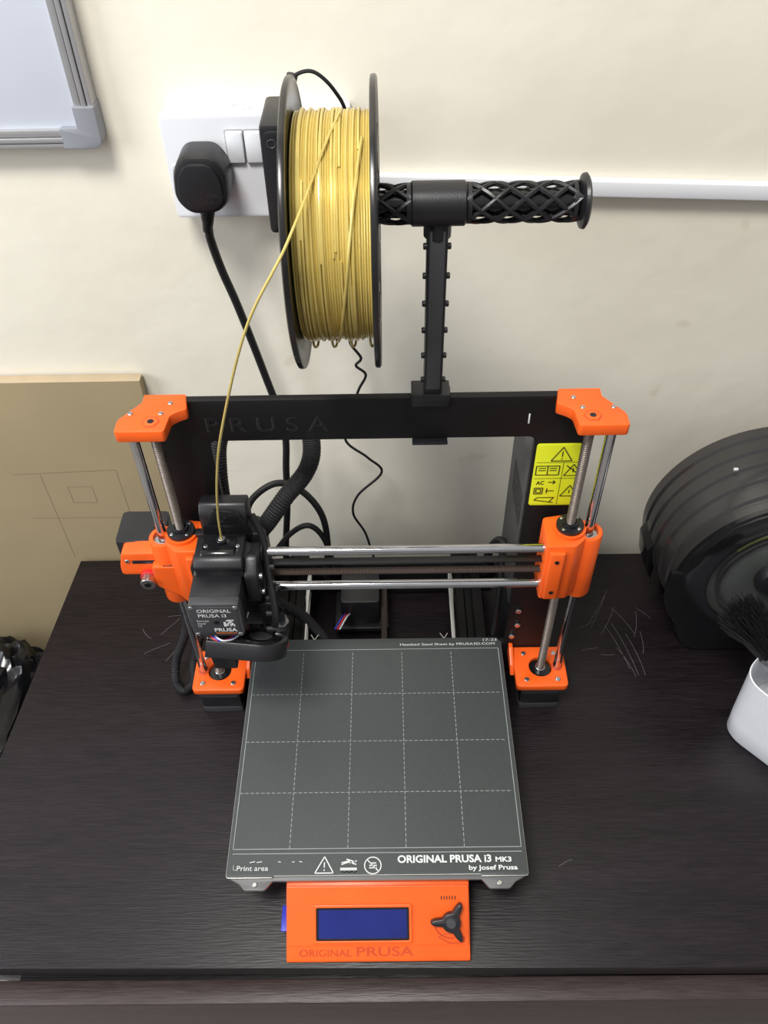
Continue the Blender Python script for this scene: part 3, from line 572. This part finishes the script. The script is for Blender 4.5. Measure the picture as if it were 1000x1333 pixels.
# ---------------------------------------------------------------- spool
Sg=group('filament_spool')
hr=.0305; FR=.0885; PR=.0690
c=Vector((0,.2385,.5268+.0127-hr+.0018)); xa,xb=-.0425,.0105
def flange(nm,x,dirn):
    q=FR-.1
    prof=[(hr,0),(.097+q,0),(.0985+q,-.0008*dirn),(.1+q,0),(.1003+q,.0015*dirn),(.0998+q,.0032*dirn),(.098+q,.0036*dirn),(.0965+q,.0028*dirn),(hr,.0028*dirn)]
    lathe(nm,Sg,SPOOLB,prof,(x,c.y,c.z),(1,0,0),96,True)
flange('flange_left',xa,1) ; flange('flange_right',xb,-1)
lathe('hub_core',Sg,SPOOLB,[(hr,xa),(.0345,xa),(.0345,xb),(hr,xb)],(0,c.y,c.z),(1,0,0),64,True)
for k in range(5):
    a=2*math.pi*k/5+.3
    plate('flange_window_%d'%k,Sg,BLACKG,[(c.y+r*math.cos(t),c.z+r*math.sin(t)) for r,t in [(.042,a-.25),(.042,a+.25),(.062,a+.35),(.062,a-.35)]],[],'yz',xb+.0002,xb+.0008,.0002)
nr=30; xw0,xw1=xa+.0032,xb-.0032; pw=(xw1-xw0)/nr
prof=[(.035,xw0)]
for i in range(nr):
    R0=PR+random.uniform(-.0005,.0005)
    for k in range(7):
        t=k/6; prof.append((R0+pw*.5*math.sin(math.pi*t),xw0+pw*(i+t)))
prof.append((.035,xw1))
lathe('wound_filament',Sg,SILK,prof,(0,c.y,c.z),(1,0,0),128)
bm=bmesh.new()
for k in range(22):
    xx=random.uniform(xw0+.002,xw1-.006); a0=random.uniform(0,6.28); ln=random.uniform(1.5,4.5); dr=random.choice((-1,1))*random.uniform(.0006,.0022)
    pts=[]
    for i in range(40):
        t=i/39; a=a0+ln*t; r=PR+.0008+.0005*math.sin(math.pi*t)
        pts.append(Vector((min(max(xx+dr*t,xw0+.001),xw1-.001),c.y+r*math.cos(a),c.z+r*math.sin(a))))
    tube_bm(bm,pts,.00085,6)
for (xs_,xe_,a0,a1) in ((.0025,-.020,1.9,4.4),):
    pts=[Vector((xs_+(xe_-xs_)*i/40,c.y+(PR+.0024)*math.cos(a0+(a1-a0)*i/40),c.z+(PR+.0024)*math.sin(a0+(a1-a0)*i/40))) for i in range(41)]
    tube_bm(bm,pts,.0009,8)
me=bpy.data.meshes.new('loose_strands');bm.to_mesh(me);bm.free();finish('loose_strands',me,Sg,SILK)
tube('feeding_strand',Sg,SILK,[(-.011,.240,.5822),(-.018,.212,.5770),(-.0264,.189,.5640),(-.0392,.150,.5470),(-.0656,.139,.502),(-.0942,.154,.416),(-.1086,.169,.3585),(-.118,.182,.305),(-.1215,.188,.269)],.0009,14,8)
for k in range(4):
    xx=-.036+.013*k; tube('curl_%d'%k,Sg,SILK,[(xx,c.y-.02,c.z-PR+.002),(xx+.001,c.y-.024,c.z-PR-.0045),(xx+.003,c.y-.018,c.z-PR-.0075),(xx+.004,c.y-.012,c.z-PR)],.0009,6,6)

# ---------------------------------------------------------------- filament case (right)
G=group('filament_storage_case')
Cx,Cz=.404,.118
prof=[]
for i in range(46):
    y=.262+.0022*i; t=i/45; R0=.106+.009*math.sin(min(1,t*1.4)*math.pi/2); k=i%8
    prof.append((R0-(.0024 if k in (6,7) else 0),y-.262))
lathe('drum_shell',G,SMOKE,[(.098,0)]+prof+[(.100,.1)],(Cx,.262,Cz),(0,1,0),96)
lathe('drum_back',G,SMOKE,[(0,.1),(.105,.1),(.105,.096),(0,.096)],(Cx,.262,Cz),(0,1,0),64)
lathe('front_ring',G,BLACKG,[(.082,.004),(.084,-.003),(.098,-.004),(.106,0),(.107,.004),(.104,.006),(.082,.006)],(Cx,.262,Cz),(0,1,0),96,True)
lathe('front_window',G,WINDOW,[(0,.004),(.083,.004),(.083,.006),(0,.006)],(Cx,.262,Cz),(0,1,0),64)
lathe('window_ridge',G,SMOKE,[(.060,.0),(.064,-.001),(.064,.005),(.060,.005)],(Cx,.262,Cz),(0,1,0),64,True)
lathe('hub',G,BLACKP,[(0,-.006),(.022,-.006),(.026,0),(.026,.006),(0,.006)],(Cx,.262,Cz),(0,1,0),48)
plate('filament_patch',G,OLIVE,[(Cx+r*math.cos(t),Cz+r*math.sin(t)) for r,t in [(.066,t_) for t_ in [1.75+.07*i for i in range(12)]]+[(.08,t_) for t_ in [1.75+.07*i for i in range(11,-1,-1)]]],[],'xz',.2645,.2662,.0003)
def ar(r,a0,a1,n=16): return [(Cx+r*math.cos(math.radians(a0+(a1-a0)*i/n)),Cz+r*math.sin(math.radians(a0+(a1-a0)*i/n))) for i in range(n+1)]
plate('stand_front',G,BLACKG,[(.340,.002),(.333,.012)]+ar(.115,205,172,6)+ar(.104,172,90,8)+ar(.100,80,40,4)+ar(.112,-10,-25,4)+[(.475,.002)],[circ(Cx+.004,Cz+.002,.078,48)],'xz',.2580,.2635,.002)
plate('stand_base',G,BLACKP,[(.335,.0),(.327,.014)]+ar(.1175,217,325,24)+[(.478,.014),(.470,0)],[],'xz',.262,.358,.002)
plate('carry_latch',G,BLACKG,rp([(.285,.100,.003),(.292,.118,.003),(.298,.112),(.298,.055),(.290,.07,.003)],.002),[],'xz',.315,.350,.001)
box('latch_pin',G,WHITEP,.338,.342,.305,.307,.226,.2285,.0003)

# ---------------------------------------------------------------- white container, brush, papers
W=group('white_tool_container')
Mc=Matrix.Translation((.409,.158,0))@Matrix.Rotation(math.radians(-48),4,'Z')
s_=.05
def ringmesh(name,m):
    bm=bmesh.new(); rows=[]
    for (k,z) in ((.80,.0),(.88,.001),(.93,.006),(.955,.03),(1.,.096),(1.005,.099),(.985,.0995),(.965,.096),(.92,.03),(.90,.004)):
        rows.append([bm.verts.new(Mc@Vector((x*k,y*k,z))) for x,y in rect(-s_,s_,-s_,s_,.026,8)])
    n=len(rows[0])
    for a,b in zip(rows,rows[1:]):
        for i in range(n): bm.faces.new((a[i],a[(i+1)%n],b[(i+1)%n],b[i]))
    bm.faces.new(rows[0][::-1]);bm.faces.new(rows[-1])
    bmesh.ops.recalc_face_normals(bm,faces=bm.faces); me=bpy.data.meshes.new(name);bm.to_mesh(me);bm.free();finish(name,me,W,m)
ringmesh('tub',WHITEP)
for i,(dx,a,h) in enumerate([(-.018,4,.108),(-.010,-3,.113),(-.002,2,.106),(.006,-4,.110)]):
    box('paper_%d'%i,W,PAPER,-.030,.034,dx,dx+.0012,.010,h,.0002,Mc@Matrix.Rotation(math.radians(a),4,'X'))
Bg=group('dusting_brush')
b0=Vector((.374,.186,.100)); b1=Vector((.331,.215,.148)); ax=(b1-b0).normalized()
tube('handle',Bg,mat('brush_handle_grey',(.35,.35,.34),.4),[b0-ax*.055,b0-ax*.03,b0-ax*.012],.006,8,14)
lathe('ferrule',Bg,STEEL,[(0,0),(.008,0),(.012,.012),(.012,.018),(0,.018)],b0-ax*.016,ax,28)
bm=bmesh.new(); u=ax.orthogonal().normalized(); w=ax.cross(u)
for i in range(900):
    a=random.uniform(0,6.283); r=.012*math.sqrt(random.random()); o_=u*math.cos(a)*r+w*math.sin(a)*r
    sp=1.6+random.uniform(-.2,.4); L_=.052+random.uniform(-.008,.008)
    p0_=b0+o_; p1_=b0+ax*L_*.55+o_*1.25; p2_=b0+ax*L_+o_*sp+Vector((random.uniform(-.002,.002),random.uniform(-.002,.002),random.uniform(-.002,.002)))
    tube_bm(bm,[p0_,p1_,p2_],.00045,3)
me=bpy.data.meshes.new('bristles');bm.to_mesh(me);bm.free();finish('bristles',me,Bg,BRIST)

# ---------------------------------------------------------------- place groups
for e,ch in groups.items():
    lo=Vector((1e9,)*3);hi=-lo
    for o in ch:
        for v in o.data.vertices:
            for i in range(3): lo[i]=min(lo[i],v.co[i]);hi[i]=max(hi[i],v.co[i])
    cc=Vector(((lo.x+hi.x)/2,(lo.y+hi.y)/2,lo.z))
    for o in ch: o.data.transform(Matrix.Translation(-cc))
    e.location=cc+Vector((0,0,TZ))

# ---------------------------------------------------------------- lights
w=bpy.data.worlds.new('world'); sc.world=w; w.use_nodes=True; N=w.node_tree.nodes;L=w.node_tree.links; bg=N['Background']
tc=N.new('ShaderNodeTexCoord');sx=N.new('ShaderNodeSeparateXYZ');r=N.new('ShaderNodeValToRGB');mr=N.new('ShaderNodeMapRange');mr.inputs[1].default_value=-1;mr.inputs[2].default_value=1
L.new(tc.outputs['Generated'],sx.inputs[0]);L.new(sx.outputs['Z'],mr.inputs[0]);L.new(mr.outputs[0],r.inputs[0]);L.new(r.outputs[0],bg.inputs[0])
e=r.color_ramp.elements; e[0].position=.35;e[0].color=(.22,.20,.19,1);e[1].position=.75;e[1].color=(.82,.83,.85,1); bg.inputs[1].default_value=.62
def area(name,loc,target,size,power,col,sy=None):
    l=bpy.data.lights.new(name,'AREA'); l.energy=power; l.size=size; l.color=col
    if sy: l.shape='RECTANGLE'; l.size_y=sy
    o=bpy.data.objects.new(name,l); bpy.context.collection.objects.link(o); o.location=loc
    o.rotation_euler=(Vector(target)-Vector(loc)).to_track_quat('-Z','Y').to_euler(); return o
area('ceiling_light',(-.40,-.45,2.7),(0,.3,1.1),.55,36,(1,.98,.94),.4)
area('window_light',(-2.0,-.7,1.9),(0,.3,1.0),1.1,30,(.88,.93,1),1.2)

# ---------------------------------------------------------------- camera
p,yaw,roll=.8071,-.0121,-.0226
fw=Vector((math.sin(yaw)*math.cos(p),math.cos(yaw)*math.cos(p),-math.sin(p)))
r0=Vector((math.cos(yaw),-math.sin(yaw),0)); u0=r0.cross(fw)
rr=math.cos(roll)*r0+math.sin(roll)*u0; uu=-math.sin(roll)*r0+math.cos(roll)*u0
cam=bpy.data.cameras.new('camera'); co=bpy.data.objects.new('camera',cam); bpy.context.collection.objects.link(co)
M=Matrix((rr,uu,-fw)).transposed().to_4x4(); M.translation=Vector((.0161,-.2704,.7781+TZ)); co.matrix_world=M
cam.sensor_fit='VERTICAL'; cam.sensor_height=36; cam.sensor_width=27; cam.lens=1102.27/1333*36; cam.clip_start=.01
sc.camera=co
